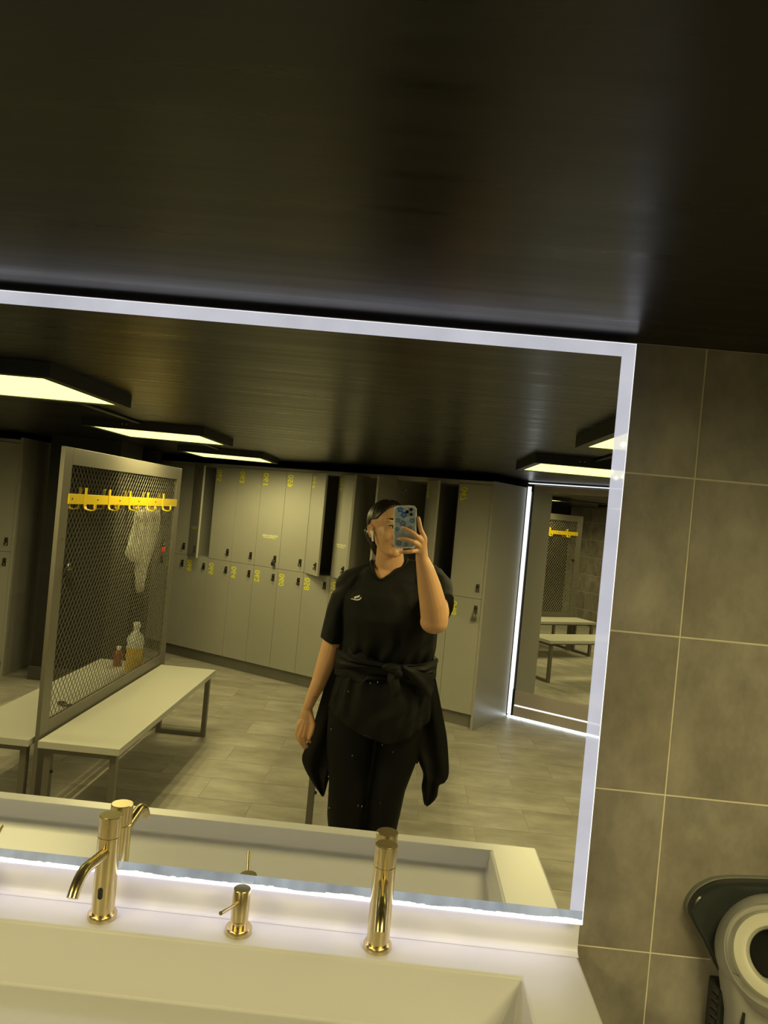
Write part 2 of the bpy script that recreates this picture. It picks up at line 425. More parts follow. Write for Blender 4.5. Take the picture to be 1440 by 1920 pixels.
# ------------------------------------------------------------------ trough sink counter
ct = thing('sink_counter', 'long cream solid surface counter with a rectangular trough basin under the backlit mirror', 'counter', (0,0,0))
cx0, cx1, cyb, cyf, cz = -1.60, .386, .0385, -.455, .840
bx0, bx1, byb, byf = -1.48, .271, -.066, -.416
zf, zb = .800, .738
mb = MB()
O = [(cx0,cyf),(cx1,cyf),(cx1,cyb),(cx0,cyb)]; B_ = [(bx0,byf),(bx1,byf),(bx1,byb),(bx0,byb)]
vsx = [(x,y,cz) for x,y in O] + [(x,y,cz) for x,y in B_] + [(bx0+.004,byf+.004,zf),(bx1-.008,byf+.004,zf),(bx1-.008,byb-.018,zb),(bx0+.004,byb-.018,zb)] + [(x,y,.70) for x,y in O]
mb.add(vsx, [(0,1,5,4),(1,2,6,5),(2,3,7,6),(3,0,4,7), (4,5,9,8),(5,6,10,9),(6,7,11,10),(7,4,8,11),(8,9,10,11), (0,12,13,1),(1,13,14,2),(2,14,15,3),(3,15,12,0),(15,14,13,12)])
mb.build('basin_top', m_counter, ct, bevel=.005, bseg=3)
# splashback with a coved foot
prof = [(.024,.9045),(.024,.862)] + [(.024-.014*(1-math.cos(a)), .8545-.0140*math.sin(a)) for a in [PI/2*i/6 for i in range(0,7)]] + [(.0385,.8403),(.0385,.9045)]
mb = MB(); mb.loft([[(cx0,y,z) for y,z in prof], [(cx1,y,z) for y,z in prof]], cap=True)
mb.build('splashback', m_counter, ct, smooth=True)
MB().box(cx0+.02, cx1-.03, .02, -.40, 0.0, .70).build('cabinet_base', m_lockside, ct)

# ------------------------------------------------------------------ taps and soap pumps
def tap(x, label):
    t = thing('sensor_tap', label, 'tap', (x, -.026, cz+.0004), 0, 'brass sensor taps')
    MB().lathe([(.0255,0),(.0255,.008),(.0235,.0105),(.0205,.0105)], 36).build('base_ring', m_brass, t, smooth=True)
    MB().lathe([(.0202,.0105),(.0202,.1475),(.0195,.1482)], 40).build('body', m_brass, t, smooth=True)
    MB().lathe([(.0195,.1484),(.0202,.1490),(.0202,.1846),(.0196,.1853)], 40).build('cap', [m_brass], t, smooth=True)
    MB().lathe([(.0192,.1853),(.0190,.1856)], 40).build('cap_top', m_brasscap, t)
    pts = []
    for i in range(14):
        u = i/13
        if u < .55: pts.append((0, -.012 - u/.55*.086, .122 + u/.55*.012))
        else:
            a = (u-.55)/.45*1.12
            pts.append((0, -.098-.043*math.sin(a)-.006*(u-.55)/.45, .134-.046*(1-math.cos(a))-.002*(u-.55)))
    MB().tube(pts, .0094, 20).build('spout', m_brass, t, smooth=True)
    poly = []
    for i in range(16):
        a = 2*PI*i/16; dz = .006 if math.sin(a) > 0 else -.006
        poly.append((.0045*math.cos(a), -.0203+.0006*abs(math.cos(a)), .052 + .0045*math.sin(a) + dz))
    MB().prism(poly, (0,-.0008,0)).build('sensor_window', m_sensor, t)
    return t
tap(-.4815, 'brushed brass sensor tap between the two soap pumps')
tap(.0185, 'brushed brass sensor tap nearest the right end of the sink')
def pump(x, label):
    t = thing('soap_pump', label, 'soap dispenser', (x, -.026, cz+.0004), 0, 'brass soap pumps')
    MB().lathe([(.0240,0),(.0240,.009),(.0225,.011),(.012,.011)], 32).build('base_ring', m_brass, t, smooth=True)
    MB().lathe([(.0135,.010),(.0135,.021),(.0158,.0235),(.0158,.0775),(.0150,.0785)], 32).build('body', m_brass, t, smooth=True)
    MB().lathe([(.0147,.0785),(.0145,.0788)], 32).build('cap_top', m_brasscap, t)
    MB().tube([(-.002,-.010,.058),(-.010,-.048,.068),(-.0174,-.086,.078)], [.0032,.0032,.0034], 12).build('nozzle', m_brass, t, smooth=True)
    return t
pump(-.2326, 'short brass soap pump standing between the two sensor taps')
pump(-.7325, 'short brass soap pump near the far left end of the sink, half out of view')

# ------------------------------------------------------------------ wall dryer right of the mirror
dr = thing('hair_dryer', 'grey wall-mounted hair dryer with a dark glossy backplate on the tiles right of the mirror', 'dryer', (.70, .04, .88))
def rr(p): return Vector(p)
outl = []
ctrl = [(.30,.140),(.12,.138),(.02,.132),(-.040,.127),(-.077,.119),(-.105,.100),(-.119,.076),(-.119,.057),(-.108,.037),(-.093,.016),(-.080,-.006),(-.066,-.03),(-.05,-.05),(.30,-.05)]
def smooth_outline(P, k=6):
    out = [P[0]]
    for i in range(1, len(P)-3):
        p0, p1, p2, p3 = P[i-1], P[i], P[i+1], P[i+2]
        for j in range(k):
            u = j/k
            out.append(tuple(.5*(2*b+(c-a)*u+(2*a-5*b+4*c-d)*u*u+(3*b-a-3*c+d)*u**3) for a, b, c, d in zip(p0, p1, p2, p3)))
    return out+[P[-3], P[-2], P[-1]]
ctrl = smooth_outline(ctrl)
pl = MB(); pl.prism([(x, -.002, z) for x, z in ctrl], (0,-.030,0)); pl.build('back_plate', m_dryer_dark, dr, bevel=.006, bseg=3)
rim = MB(); rim.prism([(x*1.008-.0006, 0, z*1.006+.0003) for x, z in ctrl], (0,-.012,0)); rim.build('plate_rim', m_rim, dr, bevel=.0015)
hc = Vector((.020, -.062, .020)); hax = Vector((-.43,-.80,.42)).normalized()
prof = [(.100*math.sin(a), -.100*math.cos(a)) for a in [PI*.12+PI*.58*i/16 for i in range(17)]]
MB().lathe([(.0001,-.0995)]+prof+[(.078,.052),(.068,.055)], 56, hc, hax, close=False).build('housing', m_dryer, dr, smooth=True)
MB().lathe([(.071,.048),(.070,.062),(.065,.071),(.055,.074),(.046,.071),(.0418,.062),(.0410,.030)], 56, hc, hax, close=False).build('nozzle_collar', m_dryer_l, dr, smooth=True)
MB().lathe([(.0001,.034),(.0412,.034)], 40, hc, hax, close=False).build('nozzle_opening', m_sensor, dr)
rings = []
for z, hw, d0, d1 in ((.0,.096,-.020,-.115),(-.035,.094,-.020,-.112),(-.060,.088,-.020,-.106),(-.09,.081,-.020,-.102),(-.14,.079,-.020,-.100),(-.34,.078,-.020,-.098)):
    ring = []
    for k in range(32):
        a = 2*PI*k/32; ca, sa = math.cos(a), math.sin(a)
        ring.append((hc.x+.005 + math.copysign(abs(ca)**.5, ca)*hw, (d0+d1)/2 + math.copysign(abs(sa)**.5, sa)*(d0-d1)/2, z))
    rings.append(ring)
MB().loft(rings, cap=True).build('lower_body', m_dryer, dr, smooth=True)
MB().box(-.066, -.040, 0, -.050, -.34, -.060).build('wall_bracket', m_dryer_dark, dr, bevel=.004)
for k in range(14):
    z = -.085-k*.0145
    MB().hexa([(-.0680,-.020,z),(-.0655,-.020,z),(-.0655,-.044,z+.006),(-.0680,-.044,z+.006),(-.0680,-.020,z+.006),(-.0655,-.020,z+.006),(-.0655,-.044,z+.012),(-.0680,-.044,z+.012)]).build('vent_slat', m_black, dr)
MB().box(-.0475, -.0445, -.088, -.1035, -.33, -.062).build('side_slot', m_sensor, dr)

# ------------------------------------------------------------------ locker bank on the slanting wall
PW = .2835
TH = math.radians(28.5)
DOORW, LT, LM = PW-.003, 1.885, 1.0035
def door_mesh(w_, h_):
    return MB().box(0, w_, -.018, 0, 0, h_).mesh('door', [m_locker])
dm_up, dm_lo = door_mesh(DOORW, LT-LM-.003), door_mesh(DOORW, LM-.112-.003)
lock_me = None
def make_lock():
    mb = MB()
    mb.box(-.014,.014,0,.004,-.030,.034,0)
    mb.lathe([(.011,.003),(.011,.014),(.009,.016)], 14, (0,0,.014), (0,1,0), mi=1)
    mb.box(-.003,.003,.014,.022,.006,.022,1)
    mb.tube([(-.009,.004,-.006),(-.009,.018,-.010),(-.009,.020,-.026),(.009,.020,-.026),(.009,.018,-.010),(.009,.004,-.006)], .0028, 6, 0)
    return mb.mesh('lock', [m_lock, m_lockdark])
lock_me = make_lock()
def number_on(door, txt, top):
    me = text_mesh(txt, .060, .110); 
    if not me.materials: me.materials.append(m_yellow)
    o = bpy.data.objects.new('number', me); C.objects.link(o); o.parent = door
    mm = Matrix(((0,-1,0,.076),(0,0,1,.0008),(-1,0,0,top),(0,0,0,1)))
    o.matrix_local = mm
    return o
def lettering_on(door, z):
    me = text_mesh('FITNESS PARK', .0175, .180)
    if not me.materials: me.materials.append(m_white)
    o = bpy.data.objects.new('lettering', me); C.objects.link(o); o.parent = door
    o.matrix_local = Matrix(((-1,0,0,.240),(0,0,1,.0008),(0,1,0,z),(0,0,0,1)))
    MB().box(.075,.215,.0003,.0009,z-.012,z-.005).build('underline', m_yellow, door)
bodies = {}
def carcass(deep=.53):
    mb = MB()
    t = .008
    mb.box(.0005, t, -deep, -.019, .112, LT, 0); mb.box(PW-t, PW-.0005, -deep, -.019, .112, LT, 0)
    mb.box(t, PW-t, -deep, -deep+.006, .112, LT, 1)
    for z in (.112, LM-.008, LT-.008): mb.box(t, PW-t, -deep, -.019, z, z+.012, 0)
    mb.box(.0005, PW-.0005, -deep, 0, LT+.003, 1.912, 0)
    return mb.mesh('carcass', [m_lockside, m_lockin])
car_me = carcass()
pl_me = MB().box(.0005, PW-.0005, -.53, -.055, 0, .110).mesh('plinth', m_plinth)
rod_me = MB().tube([(.02,-.10,.78),(.02,-.10,.755)], .004, 6).tube([(.008,-.10,.775),(.034,-.10,.775),(.048,-.10,.785)], .004, 6).mesh('coat_hook', m_lock)
OPEN = {10: 28, 5: 30, 4: 30, 3: 80, 2: 94, 1: 45}
DESC = {0: 'both doors shut, beside the end panel and tall mirror', 1: 'second from the end panel, upper door swung half open',
        2: 'third from the end panel, upper door swung square out', 3: 'behind the standing person, upper door swung wide open',
        4: 'with white lettering on its upper door standing ajar', 5: 'with its plain upper door ajar over a black gap', 6: 'both doors shut, beside the ajar one numbered 057',
        7: 'both doors shut, white lettering on the upper one', 8: 'both doors shut, left of the white-lettered shut one', 9: 'both doors shut, next to the ajar one by the screen',
        10: 'upper door ajar, seen past the end of the mesh screen', 11: 'both doors shut, partly behind the mesh screen', 12: 'both doors shut, wholly behind the mesh screen'}
padlocks = []
for k in range(13):
    up, lo = '%03d' % (47+2*k), '%03d' % (48+2*k)
    t = thing('locker', 'grey locker %s over %s, %s' % (up, lo, DESC[k]), 'locker', L(-PW*(k+1), 0), TH, 'numbered lockers along the slanting wall')
    for nm, me in (('carcass', car_me), ('plinth', pl_me)):
        o = bpy.data.objects.new(nm, me); C.objects.link(o); o.parent = t
    for up_ in (1, 0):
        d = bpy.data.objects.new('door', dm_up if up_ else dm_lo); C.objects.link(d); d.parent = t
        d.location = (.0015, 0, LM+.0015 if up_ else .1135)
        if up_ and k in OPEN: d.rotation_euler = (0,0,math.radians(OPEN[k]))
        h_ = (LT-LM) if up_ else (LM-.112)
        number_on(d, up if up_ else lo, h_-.030 if up_ else h_-.042)
        lk = bpy.data.objects.new('lock', lock_me); C.objects.link(lk); lk.parent = d
        lk.location = (DOORW-.046, 0, .078 if up_ else h_-.088)
        if up_ and k in (4, 7, 10): lettering_on(d, .275)
        if up_ and k in OPEN:
            lk2 = bpy.data.objects.new('coat_hook', rod_me); C.objects.link(lk2); lk2.parent = t; lk2.location = (0, 0, LM+.02)
    if k == 1:
        MB().box(.010,.040,.001,.006,.46,.555).lathe([(.011,.004),(.011,.010)], 12, (.025,0,.532), (0,1,0)).build('strike_plate', m_lockdark, t, loc=(0,0,1.003))
def padlock(pos, rotz, label, m_, s=1.0):
    t = thing('padlock', label, 'padlock', pos, rotz, None)
    MB().box(-.020*s,.020*s,-.008*s,.008*s,-.036*s,0).build('lock_body', m_, t, bevel=.003)
    MB().tube([(-.012*s,0,-.002),(-.012*s,0,.018*s),(-.006*s,0,.027*s),(.006*s,0,.027*s),(.012*s,0,.018*s),(.012*s,0,-.002)], .0032*s, 8).build('shackle', m_lock, t, smooth=True)
    return t
padlock(L(-PW*8+DOORW-.046, .024, LM+.055), TH, 'dark padlock hanging on the latch of the locker numbered 061', m_lockdark, .9)
padlock(L(-.046, .024, .868), TH, 'steel padlock hanging on the latch of the locker numbered 048', m_lock, .95)
# closing panel at the end of the bank
p = [L(0,.012), L(.018,.012), L(.052,-.615), L(.034,-.615)]
ep = MB(); ep.hexa([p[3],p[2],p[1],p[0]] + [q+Vector((0,0,1.915)) for q in (p[3],p[2],p[1],p[0])])
tag(ep.build('locker_end_panel', m_lockside), 'tall plain grey panel closing the end of the locker bank beside the tall mirror', 'panel')

# second locker bank, left of the passage
for i, (x0, lb) in enumerate(((-3.43, 'grey two-door locker left of the dark passage, nearest to it'), (-3.72, 'grey two-door locker left of the dark passage, farther from it'))):
    t = thing('locker', lb, 'locker', (x0, -4.56, 0), 0, 'lockers beside the dark passage')
    for nm, me in (('carcass', car_me), ('plinth', pl_me)):
        o = bpy.data.objects.new(nm, me); C.objects.link(o); o.parent = t
    for up_ in (1, 0):
        d = bpy.data.objects.new('door', dm_up if up_ else dm_lo); C.objects.link(d); d.parent = t; d.location = (.0015, 0, LM+.0015 if up_ else .1135)
        lk = bpy.data.objects.new('lock', lock_me); C.objects.link(lk); lk.parent = d; lk.location = (DOORW-.046, 0, .078 if up_ else LM-.112-.088)
tag(MB().box(-3.145, -3.125, -4.552, -5.08, 0, 1.93).build('locker_end_panel', m_lockside), 'plain grey panel closing the locker pair beside the dark passage', 'panel')

# ------------------------------------------------------------------ tall mirror beside the lockers
tm = thing('tall_mirror', 'floor-length mirror with white light strips and steel base, beside the locker end panel', 'mirror', L(0,-.634), math.radians(30.6))
MB().box(.112, 1.60, 0, -.015, .230, 1.884).build('mirror_glass', m_mirror, tm)
MB().box(.055, .086, -.012, 0, .02, 1.925).build('side_light', m_ledhot, tm)
MB().box(.088, .110, -.012, .001, 0.012, .232).build('black_gap', m_black, tm)
MB().box(.088, .110, -.012, .001, 1.884, 1.942).build('black_gap', m_black, tm)
MB().box(.111, 1.60, -.012, .006, .108, .229).build('steel_band', m_steelb, tm, bevel=.003)
MB().box(.109, 1.60, -.012, .010, .014, .098).build('steel_band', m_steelb, tm, bevel=.003)
MB().box(.115, 1.60, -.010, .009, .100, .106).build('light_line', m_ledhot, tm)
MB().box(.111, 1.60, -.012, .006, 1.886, 1.940).build('steel_band', m_steelb, tm, bevel=.003)
MB().box(.057, 1.60, -.012, .004, 1.950, 1.957).build('light_line', m_ledhot, tm)
MB().box(.06, 1.60, -.012, .004, .002, .011).build('floor_light', m_ledfloor, tm)
MB().box(.060, 1.60, -.020, -.015, .01, 1.95).build('backing_board', m_black, tm)

# ------------------------------------------------------------------ benches
def bench(x0, x1, y0, y1, label, name='bench'):
    t = thing(name, label, 'bench', ((x0+x1)/2, -(y0+y1)/2, 0), 0, 'pale benches')
    hx, hy = (x1-x0)/2, (y1-y0)/2
    MB().box(-hx, hx, -hy, hy, .408, .44).build('seat', m_bench, t, bevel=.002)
    for sy in (-1, 1):
        yy = sy*(hy-.045)
        MB().box(-hx+.020, -hx+.050, yy-.0175, yy+.0175, .0, .408).build('leg', m_frame, t, bevel=.002)
        MB().box(hx-.050, hx-.020, yy-.0175, yy+.0175, .0, .408).build('leg', m_frame, t, bevel=.002)
        MB().box(-hx+.050, hx-.050, yy-.0175, yy+.0175, .0, .030).build('floor_rail', m_frame, t, bevel=.002)
        MB().box(-hx+.050, hx-.050, yy-.0175, yy+.0175, .380, .408).build('top_rail', m_frame, t)
        for k in (-1, 1):
            MB().lathe([(.008,0),(.008,.006),(.004,.010)], 10, (-hx+.050, yy+.02*k*0, .29), (1,0,0)).build('bolt', m_lock, t)
    for sx in (-1, 1):
        MB().box(sx*(hx-.06)-.010, sx*(hx-.06)+.010, -hy+.065, hy-.065, .388, .408).build('long_rail', m_frame, t)
    return t
bench(-1.560, -1.187, 1.952, 3.640, 'pale bench along the near side of the mesh screen')
bench(-1.975, -1.602, 1.952, 3.640, 'pale bench on the far side of the mesh screen')
bench(-.355, .018, 2.03, 3.70, 'pale bench directly behind the standing person')

# ------------------------------------------------------------------ mesh screen with hook rails
RX, RY0, RY1, RZT, RZB = -1.581, 1.985, 3.745, 1.775, .415
scn = thing('mesh_screen', 'tall grey framed screen of expanded steel mesh with yellow hook rails, standing between two benches', 'screen', (RX, 0, 0))
hx = .010
def vbox(mb, x0, x1, yv0, yv1, z0, z1): return mb.box(x0, x1, -yv0, -yv1, z0, z1)
vbox(MB(), -hx, hx, RY0, RY0+.085, .0, RZT).build('stile', m_frame, scn, bevel=.002)
vbox(MB(), -hx, hx, RY1-.085, RY1, .0, RZT).build('stile', m_frame, scn, bevel=.002)
vbox(MB(), -hx, hx, RY0+.085, RY1-.085, RZT-.080, RZT).build('rail', m_frame, scn, bevel=.002)
vbox(MB(), -hx, hx, RY0+.085, RY1-.085, RZB, RZB+.085).build('rail', m_frame, scn, bevel=.002)
mesh = MB()
dw, dh = .0385, .0475
y0, y1, z0, z1 = RY0+.085, RY1-.085, RZB+.085, RZT-.080
ny, nz = int(round((y1-y0)/dw)), int(round((z1-z0)/dh)); dw, dh = (y1-y0)/ny, (z1-z0)/nz
def strand(ya, za, yb, zb):
    # flat bar set on edge, twisted like expanded sheet
    a = Vector((0,-ya,za)); b = Vector((0,-yb,zb)); t = (b-a).normalized(); n = Vector((1,0,0)); s = t.cross(n)
    wv = (n*.55+s*.83).normalized()*.0040; tv = (n*.83-s*.55).normalized()*.0012
    mesh.hexa([a-wv-tv, a+wv-tv, a+wv+tv, a-wv+tv, b-wv-tv, b+wv-tv, b+wv+tv, b-wv+tv])
for i in range(ny):
    for j in range(nz):
        ya, za = y0+dw*i, z0+dh*j
        ym, zm = ya+dw/2, za+dh/2
        strand(ym, za, ya, zm); strand(ym, za, ya+dw, zm); strand(ya, zm, ym, za+dh); strand(ya+dw, zm, ym, za+dh)
stuff(mesh.build('expanded_mesh', m_meshsteel, scn))
for side in (1, -1):
    bx = hx if side > 0 else -hx
    hb = vbox(MB(), bx, bx+side*.004, 2.055, 3.680, 1.512, 1.560).build('hook_bar', m_hook, scn, bevel=.001)
    for k in range(5):
        yk = 2.235 + .2895*k
        h = MB(); xo = bx+side*.004
        pts = [(0,1.592),(0,1.500),(.006,1.489),(.030,1.485),(.046,1.487),(.051,1.496),(.051,1.520)]
        for (xa, za), (xb, zb) in zip(pts[:-1], pts[1:]):
            a0 = Vector((xo+side*xa, -yk, za)); b0 = Vector((xo+side*xb, -yk, zb)); tt = (b0-a0).normalized(); nn = Vector((-tt.z,0,tt.x))*.0022; ww = Vector((0,.011,0))
            ext = tt*.001
            h.hexa([a0-ext-nn-ww, a0-ext+nn-ww, a0-ext+nn+ww, a0-ext-nn+ww, b0+ext-nn-ww, b0+ext+nn-ww, b0+ext+nn+ww, b0+ext-nn+ww])
        hk = h.build('hook', m_hook, hb)
        if side > 0:
            MB().lathe([(.005,0),(.005,.002),(.002,.004)], 8, (xo, -(yk-.145), 1.537), (1,0,0)).build('screw', m_lock, hb)
for yk, zk in ((2.03, 1.35),): MB().lathe([(.004,0),(.004,.003)], 8, (hx, -yk, zk), (1,0,0)).build('screw', m_lock, scn)
padlock((RX+.022, -2.105, 1.205), PI/2, 'small black padlock hooked through the mesh near the screen end', m_lockdark, .95)
padlock((RX+.022, -3.46, 1.245), PI/2, 'small red padlock hooked through the mesh near the far stile', m_red, .85)
# cloth hanging behind the mesh, bottles and chain on the far bench
cl = MB(); rows = []
lo_ = [(3.13,1.50),(3.14,1.40),(3.10,1.30),(3.07,1.21),(3.17,1.165),(3.25,1.15),(3.27,1.08),(3.30,1.00),(3.34,.95)]
hi_ = [(3.58,1.50),(3.60,1.40),(3.58,1.30),(3.55,1.22),(3.52,1.17),(3.49,1.12),(3.46,1.06),(3.43,1.00),(3.40,.955)]
for (a, za), (b, zb) in zip(lo_, hi_):
    rows.append([(RX-.072-.010*math.sin(9*k/12*PI*.7+za*7), -(a+(b-a)*k/12), za+(zb-za)*k/12) for k in range(13)])
cl.loft(rows, closed=False)
o = cl.build('towel', m_cloth, smooth=True); sd = o.modifiers.new('t','SOLIDIFY'); sd.thickness = .004
tag(o, 'crumpled white cloth hanging from a hook behind the mesh screen', 'towel')
bt = thing('drink_bottle', 'large clear bottle half full of yellow drink on the bench behind the mesh', 'bottle', (-1.66, -3.385, .44))
MB().lathe([(.050,0),(.053,.006),(.053,.155)], 24).build('drink', m_liquid, bt, smooth=True)
MB().lathe([(.053,.155),(.053,.205),(.047,.225),(.026,.250),(.020,.262),(.020,.285)], 24, close=False).build('bottle_shoulder', m_clearp, bt, smooth=True)
MB().lathe([(.023,.285),(.023,.312),(.021,.315)], 20).build('cap', m_white, bt, smooth=True)
bt = thing('small_bottle', 'small bottle of dark orange drink on the bench behind the mesh', 'bottle', (-1.80, -3.48, .44))
MB().lathe([(.026,0),(.028,.004),(.028,.080),(.018,.100),(.013,.106)], 20).build('drink', m_orange, bt, smooth=True)
MB().lathe([(.015,.106),(.015,.128)], 16).build('cap', m_white, bt)
ch = MB()
for k in range(9):
    a = k*.55; c = Vector((-1.70+.045*math.cos(a)*(.6+.05*k), -2.52+.035*math.sin(a*1.3)*(.6+.06*k), .446)); ch.tube([c+Vector((.012*math.cos(2*PI*q/8), .008*math.sin(2*PI*q/8), 0)) for q in range(9)], .0025, 6)
tag(ch.build('chain', m_lockdark, smooth=True), 'small heap of dark chain on the bench behind the mesh screen', 'chain')

# ------------------------------------------------------------------ the person with the phone
PER = thing('person', 'woman in black with a jacket tied round her waist, holding up a phone', 'person', (0,0,0))
# all figure points below are written as seen in the glass (depth behind it) and turned into the room by mirror_y
HC = Vector((-.075, 1.725, 1.553)); FD = Vector((.56,-.826,-.06)).normalized(); XR = Vector((.828,.56,0)).normalized(); UPH = XR.cross(FD)*-1
UPH = FD.cross(XR); UPH = UPH if UPH.z > 0 else -UPH
HR = Matrix((XR, FD, UPH)).transposed()
def H(x, f, z): return HC + HR @ Vector((x, f, z))
body = MB()
body.ell(H(0,-.006,.022), (.074,.094,.084), HR)                # cranium
body.ell(H(0,.028,-.028), (.066,.066,.084), HR)                # face
body.ell(H(0,.048,-.078), (.046,.044,.040), HR)                # jaw
body.ell(H(0,.078,-.098), (.020,.018,.020), HR)                # chin
for s in (-1,1):
    body.ell(H(s*.034,.060,-.032), (.026,.024,.030), HR)       # cheek
    body.ell(H(s*.030,.070,.030), (.026,.014,.012), HR)
    body.cone(H(s*.018,.080,.0165), .0052, H(s*.044,.0735,.0150), .0050)
    body.cone(H(s*.019,.081,-.0030), .0045, H(s*.043,.0745,-.0020), .0045)        # brow ridge
    body.cone(H(s*.044,.016,-.062), .016, H(s*.018,.066,-.094), .020)
    # ear
    body.ell(H(s*.073,-.004,-.026), (.007,.016,.026), HR)
    body.chain([H(s*.075,.008,-.006), H(s*.080,-.006,.002), H(s*.082,-.018,-.010), H(s*.079,-.015,-.028), H(s*.074,-.003,-.048)], [.004,.0046,.0046,.0046,.0056], 8)
body.chain([H(0,.088,.026), H(0,.097,.002), H(0,.107,-.022)], [.0095,.0110,.0125])   # nose
for s in (-1,1): body.ell(H(s*.012,.100,-.028), (.009,.010,.008), HR)
body.ell(H(0,.092,-.058), (.022,.010,.010), HR)
def torso(mb, g):
    mb.ell((-.050,1.775,1.335), (.125+g,.082+g,.052+g)); mb.ell((-.050,1.745,1.275), (.135+g,.088+g,.080+g))
    mb.cone((-.05,1.785,1.27), .118+g, (-.045,1.79,1.12), .120+g, 24)
    mb.cone((-.09,1.79,1.365), .042+g, (-.205,1.79,1.300), .050+g); mb.cone((-.01,1.79,1.370), .044+g, (.110,1.79,1.352), .054+g)
body.cone((-.060,1.748,1.485), .052, (-.050,1.780,1.36), .065, 24)
torso(body, 0)
# hanging arm
LA = [(-.218,1.795,1.29),(-.250,1.80,1.18),(-.262,1.80,1.05),(-.276,1.79,.98),(-.303,1.765,.875),(-.324,1.75,.815),(-.336,1.742,.775)]
body.chain(LA, [.050,.047,.0435,.042,.032,.025,.0215], 18)
wr = Vector((-.336,1.742,.775))
body.ell((-.338,1.738,.735), (.028,.017,.045)); body.ell((-.341,1.736,.706), (.031,.016,.030))
fk = [((-.366,1.728,.698),(-.372,1.722,.665),(-.362,1.724,.640),(-.350,1.730,.622)),
      ((-.351,1.724,.692),(-.358,1.716,.655),(-.348,1.718,.626),(-.334,1.726,.606)),
      ((-.336,1.726,.692),(-.343,1.718,.655),(-.335,1.722,.628),(-.324,1.730,.612)),
      ((-.322,1.732,.698),(-.328,1.726,.666),(-.322,1.730,.644),(-.314,1.738,.630))]
for f in fk: body.chain([Vector((-.340,1.738,.74))*.35+Vector(f[0])*.65, *f], [.010,.0092,.0086,.0078,.0068], 10)
body.chain([(-.322,1.735,.742),(-.306,1.724,.708),(-.309,1.716,.676),(-.318,1.716,.648)], [.012,.0105,.009,.0072], 10)
# raised arm: shoulder, elbow toward the glass, forearm up to the phone
RA = [(.105,1.785,1.332),(.144,1.68,1.278),(.150,1.57,1.240),(.143,1.475,1.222)]
body.chain(RA, [.050,.050,.051,.048], 20)
body.ell((.139,1.463,1.215), (.053,.048,.044))
body.chain([(.141,1.466,1.225),(.128,1.452,1.285),(.108,1.437,1.350),(.088,1.420,1.410),(.072,1.404,1.450)], [.052,.0505,.0440,.0345,.0250], 20)
wr2 = Vector((.072,1.402,1.452))
body.chain([(.070,1.403,1.452),(.066,1.396,1.485)], [.024,.022]); body.ell((.064,1.391,1.492), (.022,.017,.034))
kn = {'index': (.0735,1.3835,1.527), 'middle': (.0640,1.3790,1.519), 'ring': (.0560,1.3780,1.502), 'pinky': (.0495,1.3800,1.484)}
for kk, q in kn.items(): body.cone(wr2+Vector((-.004,-.006,.018)), .017, q, .0105, 10)
body.chain([kn['index'],(.0555,1.3685,1.559),(.0485,1.3640,1.584),(.0430,1.3620,1.603)], [.0105,.0088,.0078,.0066], 12)
body.chain([kn['middle'],(.0400,1.3545,1.538),(.0220,1.3505,1.549),(.0030,1.3510,1.557),(-.0130,1.3520,1.562)], [.0105,.0092,.0086,.0078,.0066], 12)
body.chain([kn['ring'],(.0330,1.3540,1.514),(.0120,1.3505,1.520),(-.0070,1.3510,1.522),(-.0210,1.3520,1.5205)], [.0102,.0090,.0082,.0075,.0064], 12)
body.chain([kn['pinky'],(.0300,1.3620,1.4785),(.0110,1.3600,1.4750),(-.0100,1.3620,1.4725)], [.0095,.0085,.0076,.0062], 12)
body.chain([(.062,1.402,1.480),(.046,1.396,1.512),(.024,1.387,1.540),(.010,1.384,1.560)], [.016,.0125,.0105,.0085], 12)
body.mirror_y()
me = remeshed(body, .0030, 5, 'body'); me.materials.clear(); me.materials.append(m_skin)
link('body', me, PER)
# hair: a close cap whose edge dives under the skin along the hairline, plus a low tail at the nape
def sstep(a, b, x): t = max(0, min(1, (x-a)/(b-a))); return t*t*(3-2*t)
for nm_, (p_, q_) in {'middle': ((.0030,1.3510,1.557),(-.0130,1.3520,1.562)), 'ring': ((-.0070,1.3510,1.522),(-.0210,1.3520,1.5205)), 'pinky': ((.0110,1.3600,1.4750),(-.0100,1.3620,1.4725))}.items():
    p_, q_ = Vector(p_), Vector(q_); t_ = (q_-p_).normalized(); up_ = t_.cross(Vector((0,-1,0))).normalized()
    R_ = Matrix((t_, up_, t_.cross(up_))).transposed()
    e = MB(); e.ell(q_+Vector((0,-.0056,0))+t_*.0005, (.0058,.0042,.0014), R_, 12, 6); e.mirror_y().build('nail', m_nail, PER, smooth=True)
hair = MB(); vs_ = []; seg, rg = 160, 100
for i in range(rg+1):
    th = PI*i/rg
    for k in range(seg):
        ph = 2*PI*k/seg
        d_ = Vector((math.sin(th)*math.cos(ph), math.sin(th)*math.sin(ph), math.cos(th)))
        # hairline: forward limit rises with height
        lim = -.12 + .93*max(0, d_.z) + .42*abs(d_.x)**2*sstep(-.05, .12, d_.z)
        if d_.z < -.1: lim = -.12 - .55*(-.1-d_.z)
        fwdness = d_.y - lim
        k_ = 1.075 - .20*sstep(-.06, .07, fwdness)
        part = .010*math.exp(-(d_.x/.12)**2)*(1 if d_.z > .5 else 0)
        groove = .006*math.sin(26*ph+6*th)*(1-sstep(-.2,.0,fwdness))
        vs_.append(H(*( (.074*(k_+groove)*d_.x), -.006+.094*(k_+groove)*d_.y, .022+(.084*(k_+groove)-part*.5)*d_.z - (.010 if d_.z < -.3 and d_.y < 0 else 0))))
fs_ = [(i*seg+k, (i+1)*seg+k, (i+1)*seg+(k+1)%seg, i*seg+(k+1)%seg) for i in range(rg) for k in range(seg)]
